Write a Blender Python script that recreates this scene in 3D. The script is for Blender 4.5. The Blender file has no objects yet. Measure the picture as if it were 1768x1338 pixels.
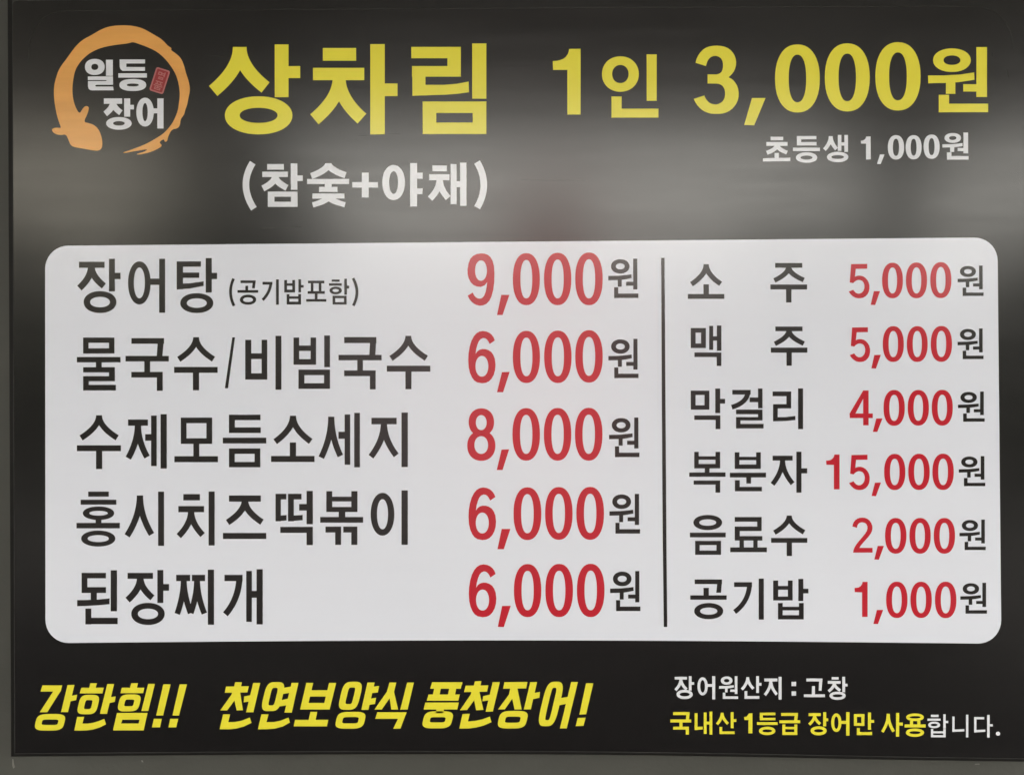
import bpy, bmesh, math, random
from mathutils import Vector
from mathutils.geometry import delaunay_2d_cdt

random.seed(7)
S = bpy.context.scene
C = S.collection

# ------------------------------------------------------------------ camera, sky, sun, exposure
U = 0.0005                 # metres of board per photograph pixel
CX, CY = 884.0, 669.0      # middle of the photographed part of the board
ZC = 1.50                  # its height above the ground
LENS = 35.0
D = (1768 * U) * LENS / 36.0
SHEET_Y = -0.020           # front of the printed sheet (the wall face is y = 0)

cam = bpy.data.cameras.new('camera'); cam.lens = LENS; cam.sensor_width = 36
cam.sensor_fit = 'HORIZONTAL'; cam.clip_start = 0.01; cam.clip_end = 1000
camo = bpy.data.objects.new('camera', cam); C.objects.link(camo)
camo.location = (0, SHEET_Y - D, ZC); camo.rotation_euler = (math.radians(90), 0, 0)
S.camera = camo

SUN_EL, SUN_AZ = math.radians(52), math.radians(12)   # sun stands high behind the wall: the board is in the shade
w = bpy.data.worlds.new('World'); S.world = w; w.use_nodes = True
nt = w.node_tree; nt.nodes.clear()
sky = nt.nodes.new('ShaderNodeTexSky'); sky.sky_type = 'NISHITA'; sky.sun_disc = False
sky.sun_elevation = SUN_EL; sky.sun_rotation = SUN_AZ
sky.air_density = 1.0; sky.dust_density = 6.0; sky.ozone_density = 1.0
hs = nt.nodes.new('ShaderNodeHueSaturation'); hs.inputs['Saturation'].default_value = 0.10
bg = nt.nodes.new('ShaderNodeBackground'); bg.inputs['Strength'].default_value = 0.15
wo = nt.nodes.new('ShaderNodeOutputWorld')
nt.links.new(sky.outputs[0], hs.inputs['Color'])
mx = nt.nodes.new('ShaderNodeMix'); mx.data_type = 'RGBA'; mx.blend_type = 'MULTIPLY'; mx.inputs['Factor'].default_value = 1
mx.inputs['B'].default_value = (1.0, 0.95, 0.85, 1)      # warm grey overcast
nt.links.new(hs.outputs[0], mx.inputs['A']); nt.links.new(mx.outputs['Result'], bg.inputs['Color'])
nt.links.new(bg.outputs[0], wo.inputs['Surface'])

sl = bpy.data.lights.new('sun', 'SUN'); sl.energy = 0.6; sl.angle = math.radians(15); sl.color = (1.0, 0.96, 0.9)
so = bpy.data.objects.new('sun', sl); C.objects.link(so)
sd = Vector((math.sin(SUN_AZ) * math.cos(SUN_EL), math.cos(SUN_AZ) * math.cos(SUN_EL), math.sin(SUN_EL)))
so.rotation_euler = sd.to_track_quat('Z', 'Y').to_euler(); so.location = sd * 20

S.view_settings.view_transform = 'Standard'; S.view_settings.look = 'None'
S.view_settings.exposure = 4.08; S.view_settings.gamma = 1.0

# ------------------------------------------------------------------ materials
def mat(name, col, rough=0.5, spec=0.5, noise=0.0, nscale=40, bump=0.0, bscale=200, stretch=(1, 1, 1),
        rvar=0.0, wave=0.0, rub=0.0):
    m = bpy.data.materials.new(name); m.use_nodes = True
    n = m.node_tree.nodes; l = m.node_tree.links
    b = n['Principled BSDF']
    b.inputs['Base Color'].default_value = (*col, 1); b.inputs['Roughness'].default_value = rough
    b.inputs['Specular IOR Level'].default_value = spec
    tc = n.new('ShaderNodeTexCoord'); mp = n.new('ShaderNodeMapping'); mp.inputs['Scale'].default_value = stretch
    l.new(tc.outputs['Object'], mp.inputs['Vector'])
    if noise or rvar:
        t = n.new('ShaderNodeTexNoise'); t.inputs['Scale'].default_value = nscale
        t.inputs['Detail'].default_value = 6; t.inputs['Roughness'].default_value = 0.6
        l.new(mp.outputs[0], t.inputs['Vector'])
        if noise:
            r = n.new('ShaderNodeMapRange'); r.inputs['From Min'].default_value = 0.3; r.inputs['From Max'].default_value = 0.7
            r.inputs['To Min'].default_value = 1 - noise; r.inputs['To Max'].default_value = 1 + noise
            l.new(t.outputs['Fac'], r.inputs['Value'])
            v = n.new('ShaderNodeVectorMath'); v.operation = 'SCALE'; v.inputs[0].default_value = col
            l.new(r.outputs[0], v.inputs['Scale']); l.new(v.outputs[0], b.inputs['Base Color'])
        if rvar:
            r2 = n.new('ShaderNodeMapRange'); r2.inputs['From Min'].default_value = 0.3; r2.inputs['From Max'].default_value = 0.7
            r2.inputs['To Min'].default_value = rough - rvar; r2.inputs['To Max'].default_value = rough + rvar
            l.new(t.outputs['Fac'], r2.inputs['Value']); l.new(r2.outputs[0], b.inputs['Roughness'])
    if bump:
        t2 = n.new('ShaderNodeTexNoise'); t2.inputs['Scale'].default_value = bscale; t2.inputs['Detail'].default_value = 4
        l.new(mp.outputs[0], t2.inputs['Vector'])
        bp = n.new('ShaderNodeBump'); bp.inputs['Strength'].default_value = 1.0; bp.inputs['Distance'].default_value = bump
        l.new(t2.outputs['Fac'], bp.inputs['Height']); l.new(bp.outputs[0], b.inputs['Normal'])
        last = bp
        for dist, sc_, st_ in ((wave, 1.0, (3.6, 3.6, 3.2)), (rub, 1.0, (9, 9, 420))):
            if not dist: continue
            m3 = n.new('ShaderNodeMapping'); m3.inputs['Scale'].default_value = st_; l.new(tc.outputs['Object'], m3.inputs['Vector'])
            t3 = n.new('ShaderNodeTexNoise'); t3.inputs['Scale'].default_value = sc_; t3.inputs['Detail'].default_value = 1.5
            l.new(m3.outputs[0], t3.inputs['Vector'])
            b3 = n.new('ShaderNodeBump'); b3.inputs['Strength'].default_value = 1.0; b3.inputs['Distance'].default_value = dist
            l.new(t3.outputs['Fac'], b3.inputs['Height']); l.new(last.outputs[0], b3.inputs['Normal']); last = b3
        l.new(last.outputs[0], b.inputs['Normal'])
    return m

# one satin film covers the whole print: every ink shares its gloss and its fine horizontal rub lines
FILM = dict(rough=0.18, spec=0.56, wave=0.00008, rub=0.000003, bump=0.000008, bscale=30, stretch=(0.35, 1, 3.2), nscale=26, rvar=0.014)
M_BLACK = mat('black_print', (0.0062, 0.0055, 0.0060), noise=0.10, **FILM)
M_WHITEP = mat('white_panel_print', (0.765, 0.80, 0.905), noise=0.006, **FILM)
M_INK = mat('dark_ink', (0.014, 0.0115, 0.012), **FILM)
M_RED = mat('red_ink', (0.53, 0.014, 0.030), **FILM)
M_YEL = mat('yellow_ink', (0.83, 0.755, 0.048), **FILM)
M_WHT = mat('white_ink', (0.76, 0.785, 0.85), **FILM)
M_ORG = mat('orange_ink', (0.80, 0.39, 0.10), noise=0.08, **FILM)
M_SEAL = mat('seal_red_ink', (0.30, 0.030, 0.035), **FILM)
M_SEALT = mat('seal_light_ink', (0.46, 0.15, 0.15), **FILM)
M_LINE = mat('faint_line_ink', (0.022, 0.022, 0.020), **FILM)
M_FRAME = mat('black_frame_metal', (0.0045, 0.0043, 0.004), rough=0.5, spec=0.2, noise=0.15, nscale=60)
M_TRIM = mat('grey_edge', (0.032, 0.032, 0.031), rough=0.45, spec=0.3, noise=0.5, nscale=18)
M_WALL = mat('grey_wall_paint', (0.070, 0.072, 0.065), rough=0.55, spec=0.35, noise=0.07, nscale=14, bump=0.0002, bscale=260)
M_SPECK = mat('pale_speck', (0.17, 0.17, 0.155), rough=0.6)
M_GROUND = mat('asphalt', (0.03, 0.03, 0.03), rough=0.95, spec=0.1, noise=0.2, nscale=3)
M_CANOPY = mat('canopy_paint', (0.74, 0.73, 0.67), rough=0.7, noise=0.1, nscale=4)
M_REFL_WALL = mat('reflection_wall_render', (0.085, 0.073, 0.08), rough=0.9, spec=0.1, noise=0.05, nscale=1.5)  # dark tone, set for how dimly the added wall mirrors
M_HOUSE = mat('grey_render', (0.34, 0.335, 0.31), rough=0.9, spec=0.1)
M_BOUNCE = mat('bounce_slab_grey', (0.16, 0.155, 0.145), rough=0.8, noise=0.1, nscale=4)  # for the added bounce surface
M_RED_BLOCK = mat('red_brown_render', (0.13, 0.055, 0.055), rough=0.9, spec=0.1)
M_LEAF = mat('leaf_green', (0.022, 0.026, 0.020), rough=0.8, noise=0.4, nscale=5)

# ------------------------------------------------------------------ drawing of flat print, traced in enlarged pixels
class Sheet:
    """Collects outlines; every glyph is unioned on its own and then laid down as flat faces."""
    def __init__(self): self.v = []; self.f = []; self.z = (0, 0, 1.0); self.g = []
    def zoom(self, x0, y0, s): self.end(); self.z = (x0, y0, s); return self
    def _add(self, pts, sign=1):
        x0, y0, s = self.z
        if sum(a[0] * b[1] - b[0] * a[1] for a, b in zip(pts, list(pts[1:]) + [pts[0]])) < 0: pts = list(pts)[::-1]
        self.g.append(([(x0 + x / s, y0 + y / s) for x, y in pts], sign))
    def Q(self, *pts): self._add(list(pts)); return self
    def cut(self, *pts): self._add(list(pts), -1); return self
    def R(self, x0, y0, x1, y1): return self.Q((x0, y0), (x1, y0), (x1, y1), (x0, y1))
    def cutR(self, x0, y0, x1, y1): return self.cut((x0, y0), (x1, y0), (x1, y1), (x0, y1))
    def ell(self, x0, y0, x1, y1, n=2.1, sk=0.0, sign=1, k=44):
        cx, cy, a, b = (x0 + x1) / 2, (y0 + y1) / 2, (x1 - x0) / 2, (y1 - y0) / 2
        pts = []
        for i in range(k):
            t = 2 * math.pi * i / k; c, s = math.cos(t), math.sin(t)
            px = a * math.copysign(abs(c) ** (2 / n), c); py = b * math.copysign(abs(s) ** (2 / n), s)
            pts.append((cx + px - sk * py, cy + py))
        if sum(a[0] * b[1] - b[0] * a[1] for a, b in zip(pts, pts[1:] + pts[:1])) < 0: pts = pts[::-1]
        self._add(pts, sign); return self
    def O(self, x0, y0, x1, y1, tx, ty=None, n=2.1, sk=0.0, ni=None):
        ty = tx if ty is None else ty
        self.ell(x0, y0, x1, y1, n, sk); out = self.g.pop()[0]
        self.ell(x0 + tx, y0 + ty, x1 - tx, y1 - ty, ni or n, sk); inn = self.g.pop()[0]
        z = self.z; self.z = (0, 0, 1.0)
        for i in range(len(out)):        # a ring of quads, so that it unions with the strokes that meet it
            j = (i + 1) % len(out); self._add([out[i], out[j], inn[j], inn[i]])
        self.z = z
        return self
    def M(self, x0, y0, x1, y1, tx, ty):
        return (self.R(x0, y0, x1, y0 + ty).R(x0, y1 - ty, x1, y1).R(x0, y0, x0 + tx, y1).R(x1 - tx, y0, x1, y1))
    def bez(self, p0, p1, p2, t0, t1=None, k=14):
        t1 = t0 if t1 is None else t1
        L, Rr = [], []
        for i in range(k + 1):
            t = i / k; a, b, c = (1 - t) ** 2, 2 * t * (1 - t), t * t
            x = a * p0[0] + b * p1[0] + c * p2[0]; y = a * p0[1] + b * p1[1] + c * p2[1]
            dx = 2 * (1 - t) * (p1[0] - p0[0]) + 2 * t * (p2[0] - p1[0]); dy = 2 * (1 - t) * (p1[1] - p0[1]) + 2 * t * (p2[1] - p1[1])
            n = math.hypot(dx, dy) or 1; h = (t0 + (t1 - t0) * t) / 2
            L.append((x - dy / n * h, y + dx / n * h)); Rr.append((x + dy / n * h, y - dx / n * h))
        for i in range(k):      # quads, so that tight bends stay valid
            self.Q(L[i], L[i + 1], Rr[i + 1], Rr[i])
        return self
    def S(self, cx, y0, l, r, t, k=0.5, ts=None):     # the two curved legs of siot / jieut
        ts = ts or t * 1.04
        for e in (l, r):
            self.bez((cx, y0), (cx, y0 + (e[1] - y0) * k), e, ts, t)
        return self
    def line(self, pts, t):
        for a, b in zip(pts, pts[1:]):
            self.bez(a, ((a[0] + b[0]) / 2, (a[1] + b[1]) / 2), b, t, t, 1)
        return self
    def fit(self, shapes, box):                       # a glyph template laid into a box (photograph pixels)
        self.end()
        xs = [p[0] for s, _ in shapes for p in s]; ys = [p[1] for s, _ in shapes for p in s]
        ax, ay, bx, by = min(xs), min(ys), max(xs), max(ys)
        for s, sg in shapes:
            self.g.append(([(box[0] + (x - ax) / (bx - ax) * (box[2] - box[0]), box[1] + (y - ay) / (by - ay) * (box[3] - box[1])) for x, y in s], sg))
        self.end(); return self
    def fz(self, shapes, *box):                       # the same, box in the current enlargement
        x0, y0, s = self.z
        return self.fit(shapes, (x0 + box[0] / s, y0 + box[1] / s, x0 + box[2] / s, y0 + box[3] / s))
    def zeros(self, tx, ty, *boxes):
        for b in boxes:
            self.end(); self.O(*b, tx, ty, n=2.25, ni=2.3)
        self.end(); return self
    def end(self):
        if not self.g: return self
        co, fs, sg = [], [], []
        for pts, s in self.g:
            i0 = len(co); co += [Vector(p) for p in pts]; fs.append(list(range(i0, len(co)))); sg.append(s)
        vo, eo, fo, ov, oe, of = delaunay_2d_cdt(co, [], fs, 1, 1e-4)
        base = len(self.v); self.v += [(p[0], p[1]) for p in vo]
        for f, src in zip(fo, of):
            if src and all(sg[i] > 0 for i in src): self.f.append([base + i for i in f])
        self.g = []; return self
    def shapes(self):
        g = self.g; self.g = []; return g
    def build(self, name, m, parent, lift, label=None):
        self.end()
        me = bpy.data.meshes.new(name)
        vs = [((x - CX) * U, SHEET_Y - lift, ZC + (CY - y) * U) for x, y in self.v]
        me.from_pydata(vs, [], self.f)
        bm = bmesh.new(); bm.from_mesh(me)
        bmesh.ops.remove_doubles(bm, verts=bm.verts, dist=1e-7)
        loose = [v for v in bm.verts if not v.link_faces]; bmesh.ops.delete(bm, geom=loose, context='VERTS')
        for f in bm.faces:
            f.normal_update()
            if f.normal.y > 0: f.normal_flip()
        bm.to_mesh(me); bm.free()
        me.materials.append(m)
        o = bpy.data.objects.new(name, me); C.objects.link(o); o.parent = parent
        if label: o['label'] = label
        return o

def px(x, y, depth=0.0): return ((x - CX) * U, depth, ZC + (CY - y) * U)

def solid(name, outline, y_front, y_back, m, parent=None, bevel=0.0):
    """An outline in the plane of the board, given real thickness."""
    bm = bmesh.new()
    fr = [bm.verts.new(px(x, y, y_front)) for x, y in outline]
    bk = [bm.verts.new(px(x, y, y_back)) for x, y in outline]
    f0 = bm.faces.new(fr); bm.faces.new(bk[::-1]); n = len(fr)
    for i in range(n): bm.faces.new((fr[i], bk[i], bk[(i + 1) % n], fr[(i + 1) % n]))
    bmesh.ops.recalc_face_normals(bm, faces=bm.faces)
    if bevel:
        ed = [e for e in bm.edges if e.verts[0] in fr and e.verts[1] in fr]
        bmesh.ops.bevel(bm, geom=ed, offset=bevel, segments=3, profile=0.5, affect='EDGES')
    me = bpy.data.meshes.new(name); bm.to_mesh(me); bm.free(); me.materials.append(m)
    o = bpy.data.objects.new(name, me); C.objects.link(o); o.parent = parent
    return o

def box(name, x0, y0, z0, x1, y1, z1, m, parent=None, bevel=0.0):
    bm = bmesh.new(); bmesh.ops.create_cube(bm, size=1)
    for v in bm.verts: v.co = ((x0 + x1) / 2 + v.co.x * (x1 - x0), (y0 + y1) / 2 + v.co.y * (y1 - y0), (z0 + z1) / 2 + v.co.z * (z1 - z0))
    if bevel: bmesh.ops.bevel(bm, geom=bm.edges[:], offset=bevel, segments=2, affect='EDGES')
    me = bpy.data.meshes.new(name); bm.to_mesh(me); bm.free(); me.materials.append(m)
    o = bpy.data.objects.new(name, me); C.objects.link(o); o.parent = parent
    return o

# ------------------------------------------------------------------ the setting
wall = box('wall', -5.5, 0.0, 0.0, 5.5, 0.20, 3.3, M_WALL); wall['kind'] = 'structure'
ground = box('ground', -200, -300, -0.2, 200, 40, 0.0, M_GROUND); ground['kind'] = 'structure'
# unseen surroundings, added and shaped for the reflections and soft light on the print
bounce_slab = box('bounce_slab', -5.5, -2.5, 0.001, 5.5, -0.001, 0.02, M_BOUNCE); bounce_slab['kind'] = 'structure'  # added to bounce light onto the canopy underside and the board
canopy = box('unseen_canopy', -5.5, -5.0, 2.98, 3.5, -0.002, 3.12, M_CANOPY); canopy['kind'] = 'structure'  # unseen; edge height and underside colour set for the upper reflection and fill light
box('reflection_post', 2.10, -5.0, 0.0, 2.34, -4.8, 2.978, M_FRAME, canopy)  # unseen upright added for the dark vertical band in the sheen
box('reflection_bracket', 1.86, -5.02, 2.84, 2.56, -4.76, 2.977, M_FRAME, canopy)  # added to widen that dark band at its top
yard = box('reflection_wall', -4.2, -14.3, 0.0, 3.6, -14.0, 3.45, M_REFL_WALL); yard['kind'] = 'structure'  # unseen wall added to dim the middle of the reflection

def foliage(name, x0, x1, y, h, n=520):
    bm = bmesh.new()
    for _ in range(n):
        u = random.random(); x = x0 + (x1 - x0) * u
        top = h * (0.78 + 0.16 * math.sin(u * 9 + x0) + 0.10 * math.sin(u * 23))
        z = top * random.random() ** 0.6; s = random.uniform(0.18, 0.42)
        c = Vector((x, y + random.uniform(-0.9, 0.9), z))
        a = Vector((random.gauss(0, 1), random.gauss(0, 1), random.gauss(0, 1))).normalized() * s
        b = a.cross(Vector((random.gauss(0, 1), random.gauss(0, 1), random.gauss(0, 1)))).normalized() * s
        bm.faces.new([bm.verts.new(c + q) for q in (-a - b, a - b, a + b, -a + b)])
    me = bpy.data.meshes.new(name); bm.to_mesh(me); bm.free(); me.materials.append(M_LEAF)
    o = bpy.data.objects.new(name, me); C.objects.link(o); o['kind'] = 'stuff'
    return o
house = box('reflection_house', -16, -16.5, 0.0, -4.3, -15.0, 9.0, M_HOUSE); house['kind'] = 'structure'  # unseen mass added to dim the left of the reflection
box('reflection_block', 0.05, -13.95, 0.0, 1.05, -13.4, 4.35, M_RED_BLOCK, yard)  # unseen block added for the reddish dark patch in the reflection
box('reflection_pillar', -3.95, -13.9, 0.0, -3.62, -13.5, 6.5, M_LEAF, yard)  # unseen upright added for a dark band at the left of the reflection
foliage('reflection_foliage', -14, -2.7, -13.0, 5.0, 1700)  # unseen foliage added, its height set to darken the lower left reflection
foliage('reflection_foliage', 3.0, 15, -12.0, 4.1, 1500)  # unseen foliage added to darken the lower right reflection

# ------------------------------------------------------------------ the board
board = bpy.data.objects.new('menu_board', None); C.objects.link(board)
board['label'] = 'black Korean menu board with white price panel and yellow headings on the grey wall'
board['category'] = 'menu board'

top = lambda x: 2 - 0.0074 * (x - 22)
bot = lambda x: 1300 - 4.2 * math.sin(math.pi * min(1, max(0, (x - 26) / 1500))) + 9.0 * max(0, (x - 900) / 881) ** 1.6
xs = [26 + (1781 - 26) * i / 24 for i in range(25)]
def outline(grow, r):
    pts = []
    xl0, xl1, xr0, xr1 = 22 - grow, 26 - grow, 1779 + grow, 1783 + grow
    if r:
        for i in range(6):
            a = math.pi / 2 * i / 5
            pts.append((xl0 + r * (1 - math.sin(a) if False else 1 - math.sin(a)), top(xl0) - grow + r * (1 - math.cos(a))))
        pts = [(xl0 + r - r * math.sin(math.pi / 2 * i / 5), top(xl0) - grow + r - r * math.cos(math.pi / 2 * i / 5)) for i in range(6)]
    else: pts = [(xl0, top(xl0) - grow)]
    pts += [(xl1, bot(26) + grow)] + [(x, bot(x) + grow) for x in xs[1:-1]] + [(xr1, bot(1781) + grow)]
    if r: pts += [(xr0 - r + r * math.cos(math.pi / 2 * i / 5), top(xr0) - grow + r - r * math.sin(math.pi / 2 * i / 5)) for i in range(6)]
    else: pts += [(xr0, top(xr0) - grow)]
    return pts
fo = [(11.0, -16), (17.2, bot(26) + 7)] + [(x, bot(x) + 7) for x in xs[1:-1]] + [(1792, bot(1781) + 7), (1788, -27)]
solid('frame', fo, SHEET_Y + 0.0012, -0.0005, M_FRAME, board, bevel=0.0009)
solid('edge_trim', outline(1.5, 0), SHEET_Y + 0.0004, SHEET_Y + 0.0009, M_TRIM, board)  # thin grey strip that shows past the rim of the sheet
sheet = solid('black_sheet', outline(0, 7), SHEET_Y, SHEET_Y + 0.0003, M_BLACK, board)
L1, L2, L3 = 0.00010, 0.00020, 0.00030

# faint printed border line that runs inside the edge, with rounded ends
s = Sheet()
pts = [(49, 110), (51, 75), (58, 52), (72, 34), (90, 23), (112, 19)] + [(112 + 60 * i, 19 - 0.0052 * 60 * i) for i in range(1, 26)]
pts += [(1690, 12), (1716, 20), (1735, 36), (1746, 58), (1750, 85)]
s.line(pts, 1.1).build('border_line', M_LINE, board, L1, 'faint grey line printed just inside the edge')

# ---- white panel
def rr(x0y, x1y, x1b, x0b, r, k=9):
    out = []
    cs = [(x0y, 0), (x1y, 1), (x1b, 2), (x0b, 3)]
    dirs = [((1, 0), (0, 1)), ((-1, 0), (0, 1)), ((-1, 0), (0, -1)), ((1, 0), (0, -1))]
    for (p, i) in cs:
        (ux, uy), (vx, vy) = dirs[i]; seq = []
        for j in range(k + 1):
            a = math.pi / 2 * j / k
            seq.append((p[0] + ux * r * (1 - math.sin(a)) + vx * r * (1 - math.cos(a)), p[1] + uy * r * (1 - math.sin(a)) + vy * r * (1 - math.cos(a))))
        # seq runs from the horizontal edge to the vertical edge
        if i in (0, 2): seq = seq[::-1]
        out += seq
    return out
pan = rr((78, 424.5), (1722.5, 410.5), (1728.5, 1110.5), (78.5, 1109.5), 40)
# the lower edge sags up a little in its middle, as on the photographed sheet
n_, q_ = len(pan), []
for i, (x, y) in enumerate(pan):
    q_.append((x, y))
    a, b = (x, y), pan[(i + 1) % n_]
    if a[1] > 1100 and b[1] > 1100 and abs(a[0] - b[0]) > 800:
        for j in range(1, 16):
            t = j / 16; q_.append((a[0] + (b[0] - a[0]) * t, a[1] + (b[1] - a[1]) * t - 5.0 * math.sin(math.pi * t)))
s = Sheet(); s.Q(*q_)
panel = s.build('white_panel', M_WHITEP, board, L1, 'white rounded panel that carries the price list')
s = Sheet(); s.Q((1141.6, 445.5), (1147.3, 445.5), (1148.9, 690), (1150.6, 930), (1152.0, 1081.8), (1146.0, 1081.8), (1144.2, 930), (1142.6, 690))
s.build('divider_line', M_INK, panel, L2)

# ---- glyph templates
T = Sheet()
def tpl(): return T.shapes()
T.Q((838, 418), (1000, 418), (1150, 410), (1308, 388), (1310, 462), (1150, 487), (1000, 495), (840, 498)).R(1020, 480, 1116, 605).R(1330, 130, 1438, 637).R(1196, 507, 1335, 582).R(947, 615, 1052, 793).R(947, 705, 1450, 792).O(890, 143, 1273, 383, 106, 72)
WON = tpl()
T.Q((150, 612), (420, 606), (600, 590), (742, 572), (747, 668), (600, 698), (480, 716), (150, 724)).R(392, 690, 494, 888).R(786, 172, 892, 958).R(606, 762, 800, 864).R(300, 902, 404, 1178).R(300, 1064, 918, 1176).O(220, 186, 692, 552, 122, 106)
WON2 = tpl()
T.Q((122, 490), (134, 515), (150, 535), (168, 551), (190, 562), (215, 567), (240, 564), (264, 553), (288, 528), (304, 494), (317, 445), (324, 385), (326, 320), (322, 265), (312, 225), (295, 195), (276, 179), (250, 169), (222, 167), (190, 172), (163, 186), (142, 208), (128, 243), (120, 290), (121, 325), (129, 358), (145, 388), (165, 408), (190, 420), (220, 423), (250, 412), (270, 388), (266, 425), (259, 458), (248, 488), (238, 502), (225, 511), (212, 513), (200, 511), (186, 504), (172, 490), (160, 466))
T.ell(178, 221, 268, 376, 2.1, 0, -1)
NINE = tpl()
T.Q((330, 830), (320, 805), (305, 785), (288, 771), (265, 761), (238, 757), (212, 762), (188, 776), (168, 800), (150, 835), (137, 880), (129, 930), (127, 980), (130, 1035), (140, 1078), (155, 1112), (172, 1135), (195, 1150), (232, 1157), (262, 1153), (285, 1142), (305, 1122), (322, 1092), (332, 1055), (335, 1015), (330, 970), (318, 940), (303, 918), (280, 903), (258, 896), (235, 895), (213, 901), (195, 914), (183, 932), (188, 895), (197, 862), (208, 836), (222, 819), (240, 811), (256, 813), (270, 823), (281, 838), (290, 857))
T.ell(182, 948, 280, 1106, 2.1, 0, -1)
SIX = tpl()
T.ell(129, 88, 323, 300, 2.15).ell(118, 258, 333, 489, 2.15).ell(184, 140, 266, 254, 2.1, 0, -1).ell(173, 301, 277, 436, 2.1, 0, -1)
EIGHT = tpl()
T.Q((122, 103), (297, 100), (297, 153), (173, 155), (163, 240), (182, 232), (205, 228), (228, 229), (252, 236), (275, 250), (297, 274), (312, 300), (321, 335), (321, 370), (314, 405), (300, 432), (278, 455), (250, 470), (222, 475), (195, 475), (168, 469), (143, 455), (118, 433), (95, 402), (145, 382), (158, 400), (174, 415), (195, 424), (215, 424), (237, 414), (255, 394), (265, 367), (267, 335), (260, 308), (245, 288), (225, 278), (205, 275), (185, 279), (165, 290), (145, 310), (107, 302))
FIVE = tpl()
T.Q((135, 178), (141, 152), (152, 128), (168, 108), (190, 93), (215, 85), (243, 82), (270, 84), (297, 94), (322, 113), (340, 140), (352, 172), (354, 200), (348, 232), (333, 262), (308, 295), (278, 328), (250, 360), (227, 388), (212, 413), (355, 413), (355, 465), (143, 465), (146, 440), (157, 410), (175, 380), (197, 350), (225, 317), (253, 284), (277, 254), (293, 226), (300, 200), (297, 172), (285, 150), (266, 138), (240, 133), (217, 138), (200, 151), (190, 170), (185, 195))
TWO = tpl()

def comma(s, *pts): s.end(); s.Q(*pts); s.end(); return s
def lay(s, name, m, parent, lift, label=None): return s.build(name, m, parent, lift, label)

# ---- heading
s = Sheet().zoom(340, 50, 3.274)
s.S(242, 104, (92, 353), (388, 333), 74, ts=78).R(440, 90, 518, 388).R(510, 212, 584, 280).end()
s.O(158, 383, 540, 598, 84, 65).end()
s.R(712, 110, 900, 182).R(656, 222, 946, 292).S(804, 280, (664, 513), (933, 509), 74, ts=74).R(980, 88, 1062, 598).R(1055, 310, 1134, 382).end()
s.R(1212, 104, 1492, 168).R(1416, 104, 1492, 272).R(1216, 212, 1492, 272).R(1218, 212, 1292, 378).Q((1218, 318), (1400, 318), (1470, 312), (1536, 300), (1538, 360), (1470, 369), (1400, 374), (1218, 380)).R(1556, 84, 1636, 396).M(1276, 412, 1636, 596, 77, 65).end()
lay(s, 'heading_text', M_YEL, board, L1, 'large yellow heading 상차림')
s = Sheet().zoom(940, 70, 5.893)
s.Q((250, 90), (368, 88), (368, 757), (233, 757), (233, 303), (88, 303), (85, 213), (125, 211), (160, 203), (192, 190), (218, 170), (237, 143), (247, 115)).end()
s.O(585, 165, 960, 525, 104, 88).R(1040, 145, 1142, 617).R(682, 573, 785, 788).R(682, 697, 1160, 788).end()
lay(s, 'heading_price_text', M_YEL, board, L1, 'large yellow words 1인')
s = Sheet().zoom(1180, 60, 5.893)
s.Q((122, 290), (133, 250), (150, 215), (172, 183), (200, 155), (230, 136), (265, 123), (300, 117), (340, 115), (382, 118), (420, 126), (453, 141), (480, 160), (503, 186), (520, 215), (531, 247), (536, 280), (534, 315), (526, 348), (513, 377), (495, 402), (460, 437), (485, 450), (508, 468), (530, 495), (546, 522), (557, 555), (562, 590), (561, 632), (553, 670), (539, 702), (520, 730), (495, 758), (465, 780), (435, 795), (400, 805), (360, 809), (315, 809), (280, 806), (250, 799), (218, 786), (190, 769), (163, 746), (140, 720), (120, 690), (105, 655), (213, 622), (222, 645), (235, 665), (250, 683), (267, 697), (288, 707), (312, 712), (336, 712), (358, 707), (378, 697), (397, 682), (410, 663), (419, 640), (423, 613), (423, 585), (419, 562), (410, 542), (398, 525), (382, 513), (362, 505), (340, 501), (245, 500), (245, 407), (335, 407), (355, 403), (373, 395), (387, 381), (397, 360), (402, 333), (402, 300), (398, 277), (390, 257), (378, 241), (363, 230), (343, 222), (322, 220), (300, 223), (281, 231), (265, 243), (253, 258), (242, 280), (228, 322)).end()
s.Q((697, 648), (835, 648), (720, 925), (618, 922)).end()
s.zeros(139, 104, (932, 103, 1387, 795))
s.zoom(1460, 60, 5.893)
s.zeros(140, 104, (-212, 92, 245, 784), (302, 80, 762, 775))
s.fz(WON, 838, 130, 1450, 793)
lay(s, 'heading_price_text', M_YEL, board, L1, 'large yellow price 3,000원')
# ---- child price
s = Sheet().zoom(1300, 220, 8.84)
s.R(270, 148, 460, 202).R(205, 228, 527, 286).S(368, 270, (212, 394), (520, 390), 60, ts=66).R(330, 395, 395, 480).Q((152, 478), (570, 465), (570, 518), (152, 525)).end()
s.R(670, 136, 968, 186).R(670, 136, 735, 280).R(670, 228, 970, 280).R(610, 314, 1022, 366).O(655, 385, 980, 545, 70, 50).end()
s.S(1187, 138, (1090, 345), (1275, 335), 55, ts=62).R(1295, 120, 1350, 362).R(1395, 120, 1450, 378).R(1350, 232, 1395, 282).end()
s.O(1130, 378, 1455, 535, 67, 49).end()
s.zoom(1480, 220, 8.036)
s.Q((125, 130), (185, 130), (188, 447), (122, 450), (122, 230), (53, 228), (50, 190), (82, 184), (102, 173), (115, 157)).end()
s.Q((315, 380), (380, 378), (325, 513), (275, 510)).zeros(70, 50, (425, 112, 650, 450), (672, 112, 893, 447), (920, 103, 1143, 440))
s.fz(WON, 1180, 75, 1545, 452)
lay(s, 'child_price_text', M_WHT, board, L1, 'small white line 초등생 1,000원')
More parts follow.
